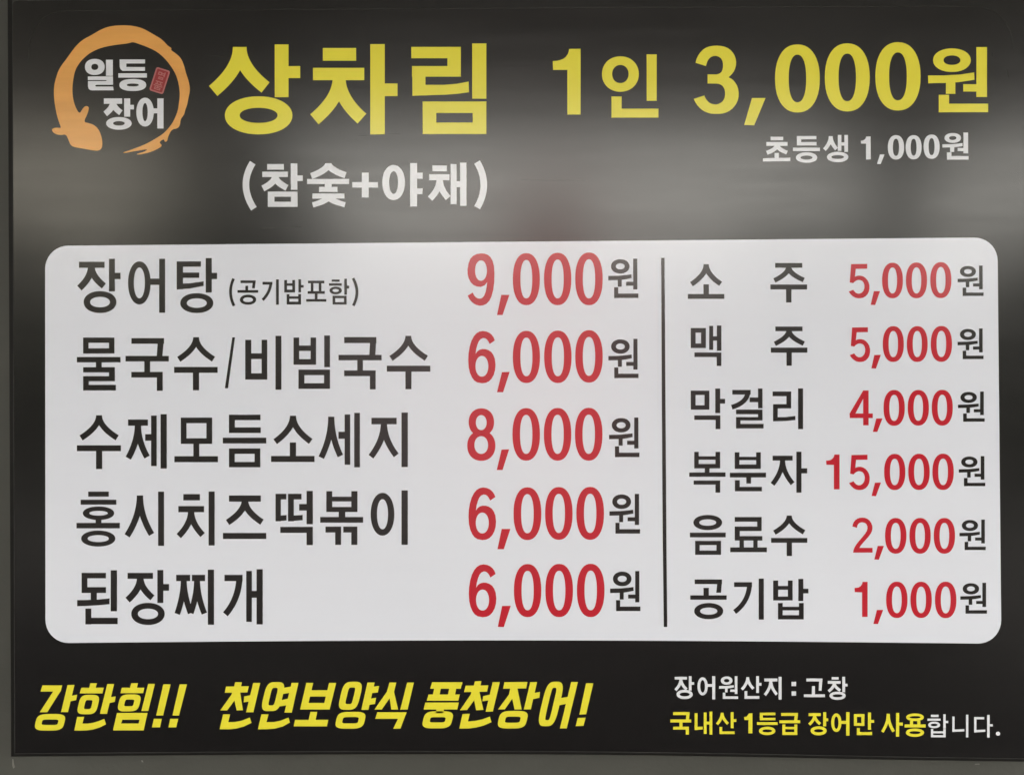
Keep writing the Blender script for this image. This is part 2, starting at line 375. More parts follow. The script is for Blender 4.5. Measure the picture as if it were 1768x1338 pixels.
# ---- (charcoal + vegetables)
s = Sheet().zoom(400, 265, 7.367)
s.bez((268, 122), (88, 405), (283, 706), 84).end()
s.R(452, 138, 664, 210).R(390, 235, 716, 303).S(555, 290, (397, 448), (703, 440), 80).R(752, 130, 836, 465).R(830, 283, 905, 353).M(460, 488, 838, 682, 84, 65).end()
s.S(1230, 128, (1012, 291), (1448, 281), 78, ts=84).R(960, 328, 1493, 392).R(1185, 392, 1272, 440).R(1113, 428, 1345, 492).end()
s.R(1027, 512, 1435, 577).S(1232, 545, (1030, 658), (1443, 655), 66, ts=80).end()
s.R(1655, 247, 1743, 563).R(1535, 368, 1861, 437).end()
s.zoom(620, 265, 7.367)
s.O(295, 150, 583, 595, 88, 78).R(650, 125, 738, 678).R(730, 248, 808, 325).R(730, 447, 808, 520).end()
s.R(933, 155, 1117, 230).R(892, 268, 1148, 343).S(1025, 330, (903, 578), (1133, 570), 78).R(1165, 138, 1240, 648).R(1285, 120, 1366, 668).R(1235, 357, 1290, 432).end()
s.bez((1500, 113), (1672, 400), (1502, 692), 84).end()
lay(s, 'subheading_text', M_WHT, board, L1, 'white line (참숯+야채) under the heading')

# ---- left column
s = Sheet().zoom(60, 400, 4.2095)
s.R(322, 220, 508, 264).S(412, 250, (325, 411), (503, 396), 47).R(540, 198, 583, 435).R(578, 300, 624, 346).end()
s.O(356, 433, 594, 592, 47, 42).end()
s.O(679, 217, 843, 530, 42, 45).R(833, 342, 910, 388).R(905, 198, 948, 590).end()
s.R(1032, 217, 1078, 420).R(1032, 217, 1208, 256).R(1032, 298, 1196, 337).Q((1032, 379), (1130, 376), (1228, 362), (1228, 395), (1130, 414), (1032, 422)).R(1243, 193, 1287, 443).R(1280, 300, 1326, 346).end()
s.O(1058, 448, 1298, 592, 48, 38).end()
s.zoom(380, 470, 7.072)
lay(s, 'item_text', M_INK, panel, L2, 'dark item name 장어탕')
s = Sheet().zoom(380, 470, 7.072)
s.bez((166, 80), (88, 245), (171, 413), 34).end()
s.R(250, 102, 433, 134).Q((400, 104), (436, 104), (425, 199), (391, 196)).R(309, 166, 343, 225).R(213, 220, 466, 253).O(242, 276, 441, 399, 39, 33).end()
s.R(518, 119, 640, 153).bez((622, 125), (612, 250), (520, 340), 34).R(684, 89, 718, 398).end()
s.R(784, 97, 818, 248).R(882, 97, 916, 248).R(784, 137, 916, 168).R(784, 214, 916, 248).R(957, 88, 989, 248).R(985, 158, 1022, 190).R(814, 269, 847, 396).R(955, 269, 989, 396).R(814, 296, 989, 326).R(814, 361, 989, 396).end()
s.R(1074, 105, 1273, 137).R(1108, 130, 1140, 240).R(1205, 130, 1237, 240).R(1069, 232, 1278, 265).R(1157, 260, 1191, 335).R(1051, 329, 1298, 361).end()
s.R(1364, 91, 1460, 119).R(1330, 137, 1486, 167).O(1337, 178, 1487, 271, 37, 28).R(1517, 81, 1549, 276).R(1545, 167, 1576, 201).M(1374, 289, 1546, 396, 33, 29).end()
s.bez((1623, 75), (1718, 240), (1626, 410), 34).end()
lay(s, 'item_note_text', M_INK, panel, L2, 'small dark note (공기밥포함)')

s = Sheet().zoom(60, 400, 4.2095)
s.M(352, 770, 580, 886, 40, 38).R(307, 911, 624, 950).R(445, 945, 487, 990).R(352, 985, 582, 1023).R(540, 985, 583, 1085).R(352, 1050, 583, 1087).R(352, 1050, 393, 1154).R(352, 1113, 590, 1154).end()
s.R(703, 774, 940, 815).Q((896, 776), (940, 776), (928, 908), (887, 908)).R(660, 903, 975, 943).R(797, 940, 839, 1025).R(702, 1019, 931, 1060).R(888, 1019, 931, 1156).end()
s.S(1173, 767, (1047, 928), (1300, 927), 42, ts=42).R(1013, 983, 1330, 1026).R(1150, 1020, 1195, 1153).end()
s.Q((1436, 768), (1456, 768), (1405, 1138), (1382, 1138)).end()
s.zoom(380, 420, 4.2095)
s.R(183, 702, 227, 991).R(302, 702, 343, 991).R(183, 800, 343, 842).R(183, 945, 343, 991).R(403, 673, 446, 1064).end()
s.R(534, 685, 575, 883).R(658, 685, 698, 883).R(534, 744, 698, 783).R(534, 842, 698, 883).R(757, 670, 799, 901).M(570, 918, 799, 1058, 43, 41).end()
s.R(902, 682, 1136, 726).Q((1092, 684), (1136, 684), (1128, 815), (1085, 815)).R(861, 811, 1174, 851).R(997, 848, 1038, 930).R(902, 924, 1131, 966).R(1089, 924, 1131, 1062).end()
s.S(1368, 673, (1242, 837), (1499, 836), 42, ts=42).R(1212, 890, 1528, 933).R(1347, 930, 1391, 1061).end()
lay(s, 'item_text', M_INK, panel, L2, 'dark item name 물국수/비빔국수')

s = Sheet().zoom(60, 680, 4.2095)
s.S(468, 155, (337, 320), (600, 319), 43, ts=43).R(307, 373, 627, 416).R(446, 410, 491, 546).end()
s.R(679, 186, 823, 231).S(750, 220, (680, 467), (817, 459), 44).R(803, 292, 850, 340).R(846, 157, 887, 524).R(915, 147, 960, 542).end()
s.M(1062, 172, 1290, 363, 42, 41).R(1153, 360, 1196, 455).R(1015, 452, 1332, 496).end()
s.R(1412, 151, 1641, 191).R(1412, 151, 1455, 284).R(1412, 243, 1643, 284).R(1367, 318, 1683, 360).M(1412, 396, 1640, 533, 42, 39).end()
s.zoom(440, 680, 4.778)
s.S(315, 180, (168, 394), (461, 392), 50, ts=50).R(289, 400, 340, 516).R(134, 511, 493, 561).end()
s.S(631, 188, (548, 525), (706, 512), 49).R(690, 312, 745, 370).R(741, 169, 787, 584).R(820, 156, 867, 605).end()
s.R(962, 197, 1170, 251).S(1065, 240, (958, 518), (1167, 507), 50).R(1210, 154, 1262, 603).end()
lay(s, 'item_text', M_INK, panel, L2, 'dark item name 수제모듬소세지')

s = Sheet().zoom(60, 680, 4.2095)
s.R(389, 709, 539, 746).R(334, 768, 594, 804).O(350, 817, 578, 915, 47, 32).R(443, 905, 485, 942).R(304, 936, 619, 976).end()
s.O(338, 992, 586, 1108, 47, 33).end()
s.S(765, 737, (672, 1030), (850, 1020), 44).R(897, 709, 940, 1103).end()
s.R(1080, 727, 1201, 773).R(1044, 814, 1231, 859).S(1137, 850, (1047, 1032), (1221, 1024), 44).R(1264, 708, 1308, 1101).end()
s.R(1412, 737, 1644, 782).S(1528, 770, (1402, 933), (1652, 931), 45).R(1368, 1009, 1683, 1053).end()
s.zoom(440, 680, 4.778)
s.R(171, 823, 215, 1050).R(171, 823, 260, 870).Q((171, 1004), (262, 998), (262, 1043), (171, 1050)).R(274, 823, 322, 1050).R(274, 823, 386, 870).Q((274, 1004), (395, 997), (395, 1041), (274, 1050)).R(366, 907, 433, 961).R(427, 799, 479, 1074).R(210, 1095, 479, 1145).R(427, 1095, 479, 1246).end()
s.R(590, 801, 639, 973).R(796, 801, 847, 973).R(590, 847, 847, 886).R(590, 931, 847, 973).R(692, 970, 746, 1018).R(539, 1014, 894, 1061).R(583, 1093, 712, 1142).R(663, 1093, 712, 1244).R(730, 1093, 846, 1142).R(796, 1093, 846, 1244).end()
s.O(956, 815, 1151, 1168, 52, 53).R(1210, 795, 1262, 1243).end()
lay(s, 'item_text', M_INK, panel, L2, 'dark item name 홍시치즈떡볶이')

s = Sheet().zoom(120, 965, 5.0514)
s.R(106, 119, 319, 167).R(106, 119, 157, 294).R(106, 243, 319, 294).R(186, 290, 239, 360).Q((67, 356), (150, 355), (250, 351), (350, 341), (350, 392), (250, 402), (150, 407), (67, 410)).R(360, 96, 415, 454).R(139, 430, 191, 568).R(139, 510, 421, 566).end()
s.R(507, 119, 729, 171).S(618, 160, (507, 356), (724, 337), 56).R(767, 94, 819, 381).R(812, 216, 869, 274).end()
s.O(539, 380, 831, 573, 58, 51).end()
s.R(931, 136, 1053, 191).R(1068, 136, 1183, 191).S(997, 180, (940, 477), (1058, 470), 50, 0.45).S(1113, 180, (1058, 470), (1177, 474), 50, 0.45).R(1207, 91, 1261, 571).end()
s.R(1352, 136, 1510, 191).bez((1483, 150), (1478, 345), (1360, 480), 54).R(1542, 102, 1591, 546).R(1632, 87, 1686, 568).R(1585, 276, 1640, 336).end()
lay(s, 'item_text', M_INK, panel, L2, 'dark item name 된장찌개')

# ---- left prices
def price(name_label, z, first, box_, com, zs, tx, ty):
    s = Sheet().zoom(*z)
    for t, b in zip(first, box_): s.fz(t, *b)
    comma(s, *com); s.zeros(tx, ty, *zs)
    lay(s, 'price_text', M_RED, panel, L2, name_label)
price('red price 9,000', (780, 400, 4.42), [NINE], [(120, 167, 326, 566)], [(378, 483), (440, 483), (388, 637), (345, 637)], [(466, 165, 672, 562), (704, 162, 912, 562), (942, 160, 1152, 562)], 58, 52)
price('red price 6,000 beside the noodles', (780, 400, 4.42), [SIX], [(126, 758, 334, 1157)], [(383, 1072), (442, 1070), (392, 1225), (345, 1225)], [(466, 757, 673, 1155), (705, 755, 914, 1155), (942, 752, 1152, 1152)], 58, 52)
price('red price 8,000', (780, 685, 4.42), [EIGHT], [(118, 88, 333, 488)], [(380, 403), (438, 400), (388, 558), (343, 558)], [(463, 86, 673, 487), (703, 85, 912, 487), (940, 84, 1150, 487)], 58, 52)
price('red price 6,000 beside the rice cakes', (780, 800, 4.315), [SIX], [(125, 178, 330, 570)], [(372, 487), (437, 487), (388, 638), (340, 638)], [(460, 177, 667, 570), (695, 175, 900, 568), (928, 174, 1134, 568)], 57, 51)
price('red price 6,000 beside the stew', (780, 800, 4.315), [SIX], [(127, 750, 332, 1144)], [(375, 1060), (440, 1058), (388, 1217), (343, 1215)], [(463, 748, 667, 1143), (697, 747, 903, 1143), (932, 746, 1138, 1143)], 57, 51)
# ---- right prices
# one
T.Q((248, 783), (302, 783), (302, 1165), (242, 1165), (242, 898), (162, 895), (160, 850), (185, 848), (208, 842), (228, 828), (241, 808)); ONE = tpl()
T.Q((443, 78), (495, 78), (495, 297), (535, 297), (535, 341), (495, 341), (495, 410), (443, 410), (443, 341), (315, 341), (313, 298)).cut((370, 297), (443, 297), (443, 158)); FOUR = tpl()
price('red price 5,000 in the top row', (1450, 440, 6.314), [FIVE], [(95, 100, 322, 475)], [(370, 397), (438, 397), (385, 548), (335, 546)], [(460, 87, 687, 475), (720, 85, 950, 475), (985, 81, 1215, 473)], 64, 53)
price('red price 5,000 in the second row', (1450, 440, 6.314), [FIVE], [(107, 790, 329, 1168)], [(375, 1092), (447, 1090), (393, 1240), (343, 1238)], [(467, 778, 697, 1168), (730, 778, 957, 1168), (990, 776, 1222, 1167)], 64, 53)
price('red price 4,000', (1410, 660, 5.525), [FOUR], [(313, 78, 535, 410)], [(568, 345), (627, 345), (578, 473), (535, 473)], [(637, 73, 840, 415), (868, 73, 1070, 413), (1097, 72, 1298, 413)], 56, 47)
price('red price 15,000', (1410, 660, 5.525), [ONE, FIVE], [(90, 688, 218, 1020), (308, 690, 505, 1026)], [(555, 957), (613, 955), (565, 1085), (523, 1083)], [(643, 682, 845, 1027), (873, 681, 1078, 1026), (1103, 680, 1307, 1026)], 56, 47)
price('red price 2,000', (1450, 880, 6.314), [TWO], [(136, 84, 356, 465)], [(412, 392), (480, 392), (425, 543), (375, 540)], [(492, 88, 725, 477), (758, 88, 990, 477), (1023, 88, 1255, 477)], 64, 53)
price('red price 1,000', (1450, 880, 6.314), [ONE], [(160, 783, 302, 1165)], [(403, 1090), (472, 1088), (415, 1243), (365, 1242)], [(504, 781, 737, 1177), (769, 782, 1002, 1177), (1036, 781, 1270, 1179)], 64, 53)
for b in ((1050.2, 446.9, 1102.1, 514.8), (1050.4, 585.1, 1102.4, 652.9), (1051.5, 720.7, 1104, 789.1), (1052.2, 852.4, 1105.1, 921), (1053.5, 985.4, 1105.6, 1054.5),
          (1653.2, 458.7, 1698, 511.3), (1653.2, 567.2, 1698, 620.1), (1653.8, 675.9, 1700, 728), (1655.2, 787.2, 1701, 839.2), (1656.4, 896.6, 1701.8, 949.4), (1657.8, 1005.6, 1703.9, 1059)):
    s = Sheet(); s.fit(WON2, b); lay(s, 'currency_text', M_INK, panel, L2)

# ---- right column
Z = (1180, 440, 6.691)
s = Sheet().zoom(*Z)
s.S(263, 110, (92, 341), (430, 337), 58, ts=60).R(231, 342, 293, 460).R(51, 454, 471, 510).end()
lay(s, 'item_text', M_INK, panel, L2, 'dark first syllable of 소주')
s = Sheet().zoom(*Z)
s.R(1060, 96, 1372, 151).S(1215, 140, (1050, 298), (1389, 293), 54, ts=62).R(1004, 344, 1428, 401).R(1185, 395, 1247, 551).end()
lay(s, 'item_text', M_INK, panel, L2, 'dark second syllable of 소주')
s = Sheet().zoom(*Z)
s.M(84, 846, 259, 1078, 56, 53).R(297, 821, 343, 1099).R(386, 817, 438, 1108).R(338, 942, 392, 991).R(127, 1128, 438, 1181).R(384, 1128, 438, 1284).end()
lay(s, 'item_text', M_INK, panel, L2, 'dark first syllable of 맥주')
s = Sheet().zoom(*Z)
s.R(1061, 829, 1375, 883).S(1219, 872, (1055, 1029), (1390, 1026), 54, ts=62).R(1009, 1072, 1431, 1130).R(1190, 1125, 1251, 1281).end()
lay(s, 'item_text', M_INK, panel, L2, 'dark second syllable of 맥주')
Z = (1180, 660, 6.691)
s = Sheet().zoom(*Z)
s.M(84, 96, 299, 316, 56, 51).R(367, 72, 424, 356).R(420, 191, 481, 246).R(124, 382, 426, 434).R(371, 382, 426, 541).end()
s.R(564, 88, 776, 141).bez((746, 96), (745, 232), (558, 288), 56).R(764, 175, 866, 230).R(861, 72, 913, 301).R(607, 315, 913, 368).R(861, 315, 913, 441).R(607, 401, 913, 441).R(607, 401, 659, 533).R(607, 480, 926, 533).end()
s.R(1029, 106, 1244, 161).R(1189, 106, 1244, 302).R(1034, 252, 1244, 302).R(1034, 252, 1089, 450).Q((1034, 402), (1180, 401), (1293, 388), (1293, 436), (1180, 447), (1034, 451)).R(1324, 71, 1381, 541).end()
lay(s, 'item_text', M_INK, panel, L2, 'dark item name 막걸리')
s = Sheet().zoom(*Z)
s.R(124, 802, 176, 994).R(369, 802, 424, 994).R(124, 854, 424, 894).R(124, 942, 424, 994).R(246, 990, 301, 1045).R(66, 1040, 486, 1090).R(117, 1133, 424, 1181).R(369, 1133, 424, 1273).end()
s.R(592, 807, 646, 999).R(839, 807, 893, 999).R(592, 859, 893, 899).R(592, 948, 893, 999).R(536, 1043, 953, 1098).R(726, 1092, 781, 1169).R(594, 1129, 651, 1258).R(594, 1206, 906, 1258).end()
s.R(1029, 847, 1261, 903).S(1144, 890, (1028, 1177), (1261, 1169), 56).R(1304, 801, 1363, 1273).R(1358, 992, 1429, 1051).end()
lay(s, 'item_text', M_INK, panel, L2, 'dark item name 복분자')
Z = (1180, 880, 6.691)
s = Sheet().zoom(*Z)
s.O(114, 58, 446, 233, 69, 51).R(74, 262, 488, 317).M(134, 357, 434, 518, 53, 49).end()
s.R(592, 82, 903, 136).R(851, 82, 903, 244).R(592, 192, 903, 244).R(592, 192, 651, 354).R(592, 302, 911, 354).R(647, 350, 698, 440).R(806, 350, 856, 440).R(539, 432, 963, 488).end()
s.S(1221, 65, (1050, 262), (1393, 259), 57, ts=59).R(1012, 324, 1431, 379).R(1192, 375, 1253, 533).end()
lay(s, 'item_text', M_INK, panel, L2, 'dark item name 음료수')
s = Sheet().zoom(*Z)
s.R(129, 802, 445, 856).Q((394, 804), (446, 804), (434, 956), (379, 956)).R(231, 899, 293, 990).R(79, 985, 499, 1036).O(124, 1074, 459, 1261, 68, 53).end()
s.R(584, 834, 791, 889).bez((763, 850), (756, 1058), (590, 1177), 56).R(869, 792, 928, 1266).end()
s.R(1036, 814, 1094, 1045).R(1206, 814, 1261, 1045).R(1036, 877, 1261, 921).R(1036, 999, 1261, 1045).R(1327, 796, 1384, 1051).R(1380, 909, 1443, 963).R(1092, 1074, 1146, 1264).R(1334, 1074, 1389, 1264).R(1092, 1117, 1389, 1159).R(1092, 1214, 1389, 1264).end()
lay(s, 'item_text', M_INK, panel, L2, 'dark item name 공기밥')

# ---- slanted slogan
def SO(s, x0, y0, x1, y1, tx, ty, sk=0.24): return s.O(x0, y0, x1, y1, tx, ty, n=3.6, sk=sk, ni=5)
s = Sheet().zoom(50, 1165, 6.314)
s.Q((147, 111), (363, 111), (350, 168), (200, 403), (118, 403), (265, 178), (127, 178)).Q((421, 107), (496, 105), (426, 402), (350, 402)).Q((462, 226), (526, 213), (515, 271), (448, 286)).end()
SO(s, 72, 422, 388, 603, 70, 61)
s.Q((670, 87), (741, 87), (727, 145), (655, 145)).Q((571, 137), (816, 137), (801, 198), (554, 198)).Q((855, 96), (929, 96), (852, 421), (774, 421)).Q((885, 240), (946, 231), (936, 290), (865, 306)).end()
SO(s, 540, 214, 754, 426, 68, 57)
s.Q((527, 454), (601, 454), (584, 526), (640, 527), (700, 518), (760, 501), (822, 475), (841, 535), (770, 570), (700, 591), (630, 601), (570, 603), (494, 603)).end()
s.Q((1115, 87), (1189, 87), (1175, 145), (1100, 145)).Q((1012, 137), (1258, 137), (1245, 196), (999, 196)).Q((1300, 94), (1374, 94), (1301, 390), (1226, 390)).end()
SO(s, 978, 209, 1210, 394, 66, 56)
s.Q((960, 411), (1293, 411), (1251, 601), (917, 601)).cut((1019, 485), (1206, 485), (1196, 526), (1005, 526)).end()
for d in ((1465, 1545, 1463, 1387, 1362, 1449, 1429, 1341), (1643, 1723, 1636, 1564, 1541, 1629, 1606, 1521)):
    s.Q((d[0], 100), (d[1], 100), (d[2], 439), (d[3], 439)).Q((d[4], 475), (d[5], 475), (d[6], 568), (d[7], 568)).end()
lay(s, 'slogan_text', M_YEL, board, L1, 'slanted yellow slogan 강한힘!!')
s = Sheet().zoom(370, 1165, 5.0514)
def cheon(s, dx=0):
    s.Q((183, 61), (241, 61), (231, 110), (170, 110)).Q((103, 99), (301, 96), (289, 150), (92, 153)).Q((158, 145), (225, 145), (203, 185), (112, 307), (52, 307), (150, 170)).Q((168, 146), (225, 145), (250, 305), (195, 307), (172, 200)).Q((261, 185), (322, 174), (312, 228), (257, 236)).Q((340, 67), (401, 67), (341, 323), (277, 323)).end()
    s.Q((77, 341), (139, 341), (122, 409), (180, 408), (240, 396), (310, 369), (325, 415), (260, 446), (190, 465), (130, 471), (47, 471)).end()
cheon(s)
SO(s, 430, 60, 596, 313, 56, 50)
s.Q((675, 67), (734, 67), (676, 326), (612, 326)).Q((597, 112), (668, 99), (656, 155), (588, 165)).Q((572, 220), (642, 205), (632, 262), (562, 273)).end()
s.Q((411, 341), (473, 341), (455, 409), (520, 408), (580, 396), (648, 369), (659, 412), (600, 446), (530, 465), (460, 471), (381, 471)).end()
s.Q((803, 67), (863, 67), (809, 299), (749, 299)).Q((1002, 67), (1063, 67), (1006, 299), (945, 299)).Q((840, 131), (1000, 131), (988, 186), (827, 186)).Q((762, 242), (1015, 242), (1003, 299), (749, 299)).Q((839, 319), (898, 319), (883, 395), (821, 395)).Q((705, 389), (994, 389), (982, 446), (692, 446)).end()
SO(s, 1101, 57, 1273, 302, 56, 50)
s.Q((1336, 64), (1399, 64), (1344, 302), (1282, 302)).Q((1386, 100), (1438, 94), (1426, 150), (1372, 157)).Q((1360, 205), (1411, 197), (1401, 251), (1347, 259)).end()
SO(s, 1063, 319, 1313, 466, 56, 46)
s.Q((1528, 64), (1588, 64), (1566, 150), (1460, 299), (1397, 299), (1505, 145)).Q((1522, 150), (1566, 140), (1604, 299), (1544, 299)).Q((1682, 64), (1741, 64), (1686, 299), (1622, 299)).end()
s.Q((1421, 323), (1678, 323), (1623, 466), (1561, 466), (1602, 380), (1404, 380)).end()
s.zoom(715, 1165, 5.525)
s.Q((172, 67), (461, 67), (444, 129), (154, 129)).Q((192, 125), (255, 125), (243, 190), (178, 190)).Q((336, 125), (402, 125), (390, 190), (322, 190)).Q((138, 184), (436, 184), (421, 243), (121, 243)).end()
s.Q((106, 261), (426, 261), (411, 327), (91, 327)).Q((214, 322), (286, 322), (276, 362), (204, 362)).end()
SO(s, 86, 343, 364, 507, 66, 57)
s.Q((580, 59), (641, 56), (632, 104), (568, 105)).Q((492, 100), (708, 97), (696, 157), (476, 161)).Q((548, 155), (620, 155), (598, 205), (505, 331), (437, 334), (540, 185)).Q((556, 158), (622, 155), (661, 330), (592, 334), (570, 225)).Q((660, 200), (722, 185), (710, 240), (651, 249)).Q((750, 66), (818, 65), (751, 346), (682, 348)).end()
s.Q((462, 370), (531, 368), (513, 441), (580, 436), (650, 421), (722, 395), (738, 448), (660, 481), (590, 499), (520, 508), (431, 508)).end()
s.Q((862, 67), (1081, 65), (1069, 126), (849, 129)).Q((918, 125), (985, 125), (968, 180), (864, 326), (801, 326), (905, 185)).Q((928, 126), (985, 125), (1026, 326), (958, 326), (932, 205)).Q((1108, 67), (1173, 65), (1113, 326), (1047, 326)).Q((1145, 170), (1201, 159), (1195, 215), (1130, 230)).end()
SO(s, 805, 340, 1077, 508, 65, 55)
SO(s, 1218, 62, 1390, 486, 62, 58, 0.235)
s.Q((1400, 218), (1478, 204), (1464, 270), (1385, 287)).Q((1499, 65), (1562, 65), (1456, 507), (1391, 507)).end()
s.Q((1640, 77), (1709, 77), (1641, 373), (1576, 375)).Q((1560, 408), (1636, 405), (1616, 482), (1541, 486)).end()
lay(s, 'slogan_text', M_YEL, board, L1, 'slanted yellow slogan 천연보양식 풍천장어!')

# ---- origin lines
s = Sheet().zoom(1140, 1155, 5.2)
t = 25
s.R(130, 67, 239, 91).S(185, 85, (136, 186), (236, 180), 25).R(256, 61, 281, 190).R(278, 114, 304, 138).end()
s.O(146, 183, 291, 266, 28, 24).end()
s.O(334, 71, 426, 233, 25, 25).R(418, 132, 472, 156).R(466, 61, 493, 269).end()
s.fz(WON2, 528, 61, 698, 265)
s.S(785, 70, (732, 180), (836, 174), 25).R(861, 61, 886, 211).R(882, 121, 908, 146).R(756, 195, 781, 264).R(756, 239, 889, 264).end()
s.R(934, 82, 1051, 108).S(992, 100, (939, 230), (1046, 226), 25).R(1062, 67, 1089, 271).end()
s.R(1178, 111, 1219, 150).R(1179, 197, 1219, 236).end()
s.R(1312, 82, 1453, 108).Q((1428, 83), (1456, 83), (1448, 191), (1422, 191)).R(1361, 150, 1388, 230).R(1289, 224, 1478, 249).end()
s.R(1539, 69, 1601, 91).R(1504, 104, 1619, 129).S(1562, 120, (1510, 197), (1616, 190), 25).R(1634, 67, 1659, 205).R(1655, 129, 1681, 153).end()
s.O(1519, 200, 1664, 273, 28, 23).end()
lay(s, 'origin_text', M_WHT, board, L1, 'small white line 장어원산지 : 고창')
s = Sheet().zoom(1140, 1215, 5.893)
s.R(130, 80, 298, 111).Q((266, 82), (298, 82), (293, 160), (261, 160)).R(103, 155, 314, 186).R(195, 182, 226, 233).R(131, 229, 291, 258).R(259, 229, 291, 309).end()
s.R(349, 92, 379, 262).Q((349, 234), (432, 228), (432, 256), (349, 263)).R(442, 84, 471, 301).R(501, 76, 529, 309).R(466, 177, 505, 206).end()
s.S(629, 87, (577, 204), (688, 199), 29).R(717, 81, 746, 244).R(742, 151, 774, 181).R(602, 231, 631, 303).R(602, 276, 756, 303).end()
s.Q((900, 95), (937, 92), (937, 296), (897, 296), (897, 162), (857, 161), (852, 131), (880, 125)).end()
s.R(1012, 86, 1171, 112).R(1012, 86, 1043, 163).R(1012, 139, 1171, 163).R(984, 183, 1193, 211).O(1004, 229, 1171, 314, 34, 28).end()
s.R(1231, 89, 1400, 119).Q((1369, 91), (1401, 91), (1394, 170), (1362, 170)).R(1212, 164, 1423, 193).R(1242, 206, 1272, 313).R(1364, 206, 1394, 313).R(1242, 231, 1394, 254).R(1242, 284, 1394, 313).end()
s.R(1509, 91, 1633, 121).S(1570, 110, (1515, 207), (1626, 202), 29).R(1657, 81, 1688, 226).R(1684, 144, 1708, 173).end()
s.O(1529, 225, 1693, 316, 35, 29).end()
s.zoom(1430, 1215, 5.703)
s.O(29, 91, 130, 273, 30, 30).R(122, 164, 182, 194).R(176, 79, 209, 309).end()
s.M(252, 97, 356, 213, 30, 28).R(391, 82, 421, 251).R(417, 154, 451, 183).R(281, 234, 311, 304).R(281, 274, 431, 304).end()
s.S(590, 95, (532, 273), (644, 270), 29).R(667, 87, 698, 319).R(694, 181, 734, 211).end()
s.O(767, 91, 941, 167, 33, 26).R(804, 163, 834, 206).R(877, 163, 906, 206).R(752, 199, 959, 229).end()
s.O(764, 239, 943, 321, 35, 27).end()
lay(s, 'claim_text', M_YEL, board, L1, 'small yellow words 국내산 1등급 장어만 사용')
s = Sheet().zoom(1430, 1215, 5.703)
s.R(1010, 104, 1086, 126).R(977, 142, 1106, 163).O(984, 172, 1101, 236, 25, 20).R(1132, 99, 1156, 241).R(1152, 164, 1181, 186).R(1011, 244, 1033, 326).R(1132, 244, 1156, 326).R(1011, 267, 1156, 287).R(1011, 304, 1156, 326).end()
s.R(1221, 121, 1243, 272).Q((1221, 250), (1339, 245), (1339, 267), (1221, 273)).R(1356, 104, 1379, 326).end()
s.R(1436, 127, 1536, 149).R(1436, 127, 1459, 276).Q((1436, 255), (1546, 250), (1546, 271), (1436, 278)).R(1564, 106, 1589, 329).R(1585, 197, 1619, 219).end()
s.ell(1650, 270, 1693, 311).end()
lay(s, 'claim_ending_text', M_WHT, board, L1, 'small white ending 합니다.')

# ---- logo: brushed ring that ends in the head of an eel
def chaikin(p, n=2):
    for _ in range(n):
        q = []
        for i in range(len(p)):
            a, b = p[i], p[(i + 1) % len(p)]
            q += [(a[0] * .75 + b[0] * .25, a[1] * .75 + b[1] * .25), (a[0] * .25 + b[0] * .75, a[1] * .25 + b[1] * .75)]
        p = q
    return p
ring = [(415, 872), (385, 868), (360, 872), (350, 885), (370, 910), (410, 920), (447, 912), (465, 950), (478, 985), (500, 1000), (560, 1010), (625, 1022), (665, 1026), (690, 1012), (696, 975), (690, 930), (672, 882), (640, 850), (605, 838), (576, 833), (574, 815), (590, 785), (603, 745), (602, 726), (580, 720), (560, 740), (540, 775),
        (515, 735), (497, 680), (490, 610), (497, 540), (510, 480), (535, 435), (570, 395), (620, 355), (700, 322), (800, 305), (870, 298), (900, 287), (940, 300), (1000, 322), (1060, 350), (1110, 390), (1160, 450), (1195, 510), (1215, 580), (1221, 650), (1212, 720), (1205, 760), (1180, 820), (1150, 865), (1110, 908), (1060, 940), (990, 980), (900, 1015), (833, 1036),
        (842, 1042), (900, 1030), (960, 1020), (1002, 1014), (985, 1030), (915, 1050), (960, 1050), (1030, 1032), (1090, 1002), (1100, 986), (1078, 968), (1112, 943), (1118, 967), (1135, 960), (1140, 930), (1165, 880), (1205, 874), (1222, 850), (1225, 810), (1250, 780), (1256, 750), (1270, 715), (1278, 670), (1291, 610), (1280, 550), (1262, 500), (1250, 450), (1230, 400), (1200, 370), (1158, 342), (1167, 330), (1140, 315), (1100, 270), (1040, 235), (970, 195), (905, 178), (830, 174), (750, 180), (690, 200), (620, 242), (560, 273), (510, 320), (460, 390), (400, 470), (380, 530), (366, 590), (366, 660), (375, 730), (390, 800), (408, 850)]
s = Sheet().zoom(0, 0, 3.929); s.Q(*chaikin(ring, 2)).end()
logo = lay(s, 'logo_ring', M_ORG, board, L1, 'orange brush ring ending in an eel head')
s = Sheet().zoom(130, 90, 9.228)
s.O(155, 114, 469, 371, 102, 80, n=2.2).R(490, 128, 600, 384).end()
s.Q((202, 394), (601, 394), (603, 555), (613, 615), (265, 616), (235, 608), (213, 588), (204, 555)).cut((202, 452), (490, 452), (503, 460), (490, 468), (202, 468)).cut((335, 527), (602, 527), (604, 556), (335, 556), (318, 542)).end()
s.R(708, 124, 1112, 188).Q((708, 124), (815, 124), (815, 305), (765, 305), (735, 292), (715, 265), (708, 235)).R(750, 244, 1112, 305).R(687, 344, 1142, 413).end()
s.O(704, 435, 1131, 626, 118, 72, n=2.3).end()
s.R(457, 744, 746, 830).S(603, 800, (478, 990), (728, 972), 92, ts=98).R(779, 744, 876, 1035).R(868, 847, 936, 919).end()
s.O(494, 1040, 899, 1242, 110, 66).end()
s.O(974, 733, 1252, 1191, 97, 84).R(1235, 904, 1315, 981).R(1308, 744, 1407, 1222).end()
lay(s, 'logo_text', M_WHT, logo, L2, 'white logo lettering 일등장어')
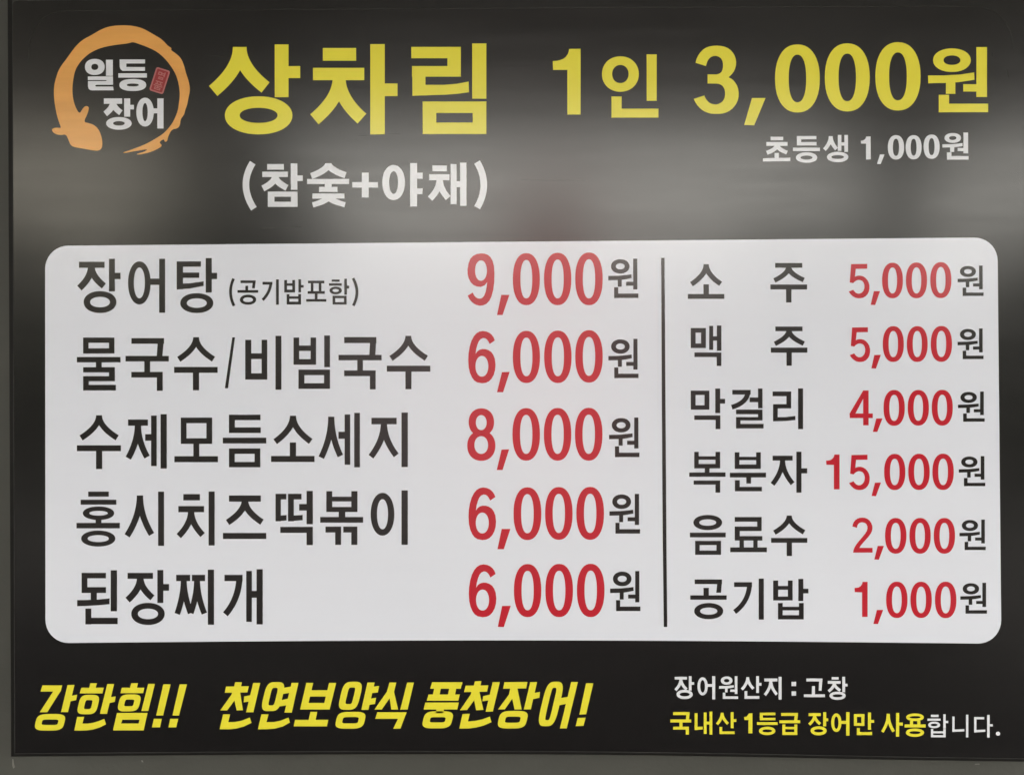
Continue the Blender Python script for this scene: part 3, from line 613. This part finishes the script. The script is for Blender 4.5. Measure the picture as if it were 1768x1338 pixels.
# seal
s = Sheet().zoom(130, 90, 9.228)
P0, Ux, Vx = (1296, 240), (0.955, 0.300), (-0.305, 0.952)
def sq(u, v): return (P0[0] + Ux[0] * u + Vx[0] * v, P0[1] + Ux[1] * u + Vx[1] * v)
def rrect(u0, v0, u1, v1, r):
    out = []
    for cu, cv, a0 in ((u1 - r, v1 - r, 0), (u0 + r, v1 - r, 90), (u0 + r, v0 + r, 180), (u1 - r, v0 + r, 270)):
        for j in range(5):
            a = math.radians(a0 + 22.5 * j); out.append(sq(cu + r * math.cos(a), cv + r * math.sin(a)))
    return out
s.Q(*rrect(0, 0, 232, 392, 34)).end()
lay(s, 'seal', M_SEAL, logo, L2, 'small tilted red seal stamp')
s = Sheet().zoom(130, 90, 9.228)
s.Q(*rrect(0, 0, 232, 392, 34)).cut(*rrect(24, 24, 208, 368, 16)).end()
def br(u0, v0, u1, v1): s.Q(sq(u0, v0), sq(u1, v0), sq(u1, v1), sq(u0, v1))
def ring_uv(u0, v0, u1, v1, t):
    br(u0, v0, u1, v0 + t); br(u0, v1 - t, u1, v1); br(u0, v0, u0 + t, v1); br(u1 - t, v0, u1, v1)
ring_uv(58, 58, 118, 112, 16); br(118, 68, 158, 82); br(118, 92, 158, 106); br(154, 48, 172, 126); ring_uv(80, 134, 160, 176, 16)
br(58, 208, 174, 224); br(80, 224, 96, 252); br(136, 224, 152, 252); br(58, 250, 174, 266); br(44, 278, 188, 293); br(108, 293, 124, 306); ring_uv(66, 306, 166, 348, 15)
s.end()
lay(s, 'seal_text', M_SEALT, logo, L3, 'paler red border and characters of the seal')

# ---- wear
s = Sheet()
for a, b, t in (((1738, 121), (1741, 134), 1.6), ((1713, 92), (1715, 98), 1.8), ((620, 235), (690, 231), 0.6), ((450, 395), (520, 392), 0.8), ((900, 311), (1010, 312), 0.7), ((360, 97), (400, 99), 0.9), ((1500, 150), (1502, 168), 0.9)):
    s.line([a, b], t); s.end()
lay(s, 'scuff_mark', M_LINE, board, L1, 'fine dark scuffs on the upper sheet').__setitem__('kind', 'stuff')
def speck(pts, m):
    solid('paint_speck', pts, -0.0004, 0.001, m, wall)
def wpx(x, y):     # pixel on the wall plane, which stands 20 mm behind the sheet
    k = (D - SHEET_Y) / D; return (CX + (x - CX) * k, CY + (y - CY) * k)
speck([wpx(*p) for p in ((21.5, 1310), (23, 1310), (24.5, 1318), (26, 1324), (23, 1326), (21.5, 1320))], M_SPECK)
speck([wpx(*p) for p in ((1683, 1318), (1691, 1317.6), (1691, 1319), (1683, 1319.4))], M_SPECK)
speck([wpx(*p) for p in ((244, 1312), (246, 1312), (247.5, 1315), (245, 1315))], M_SPECK)
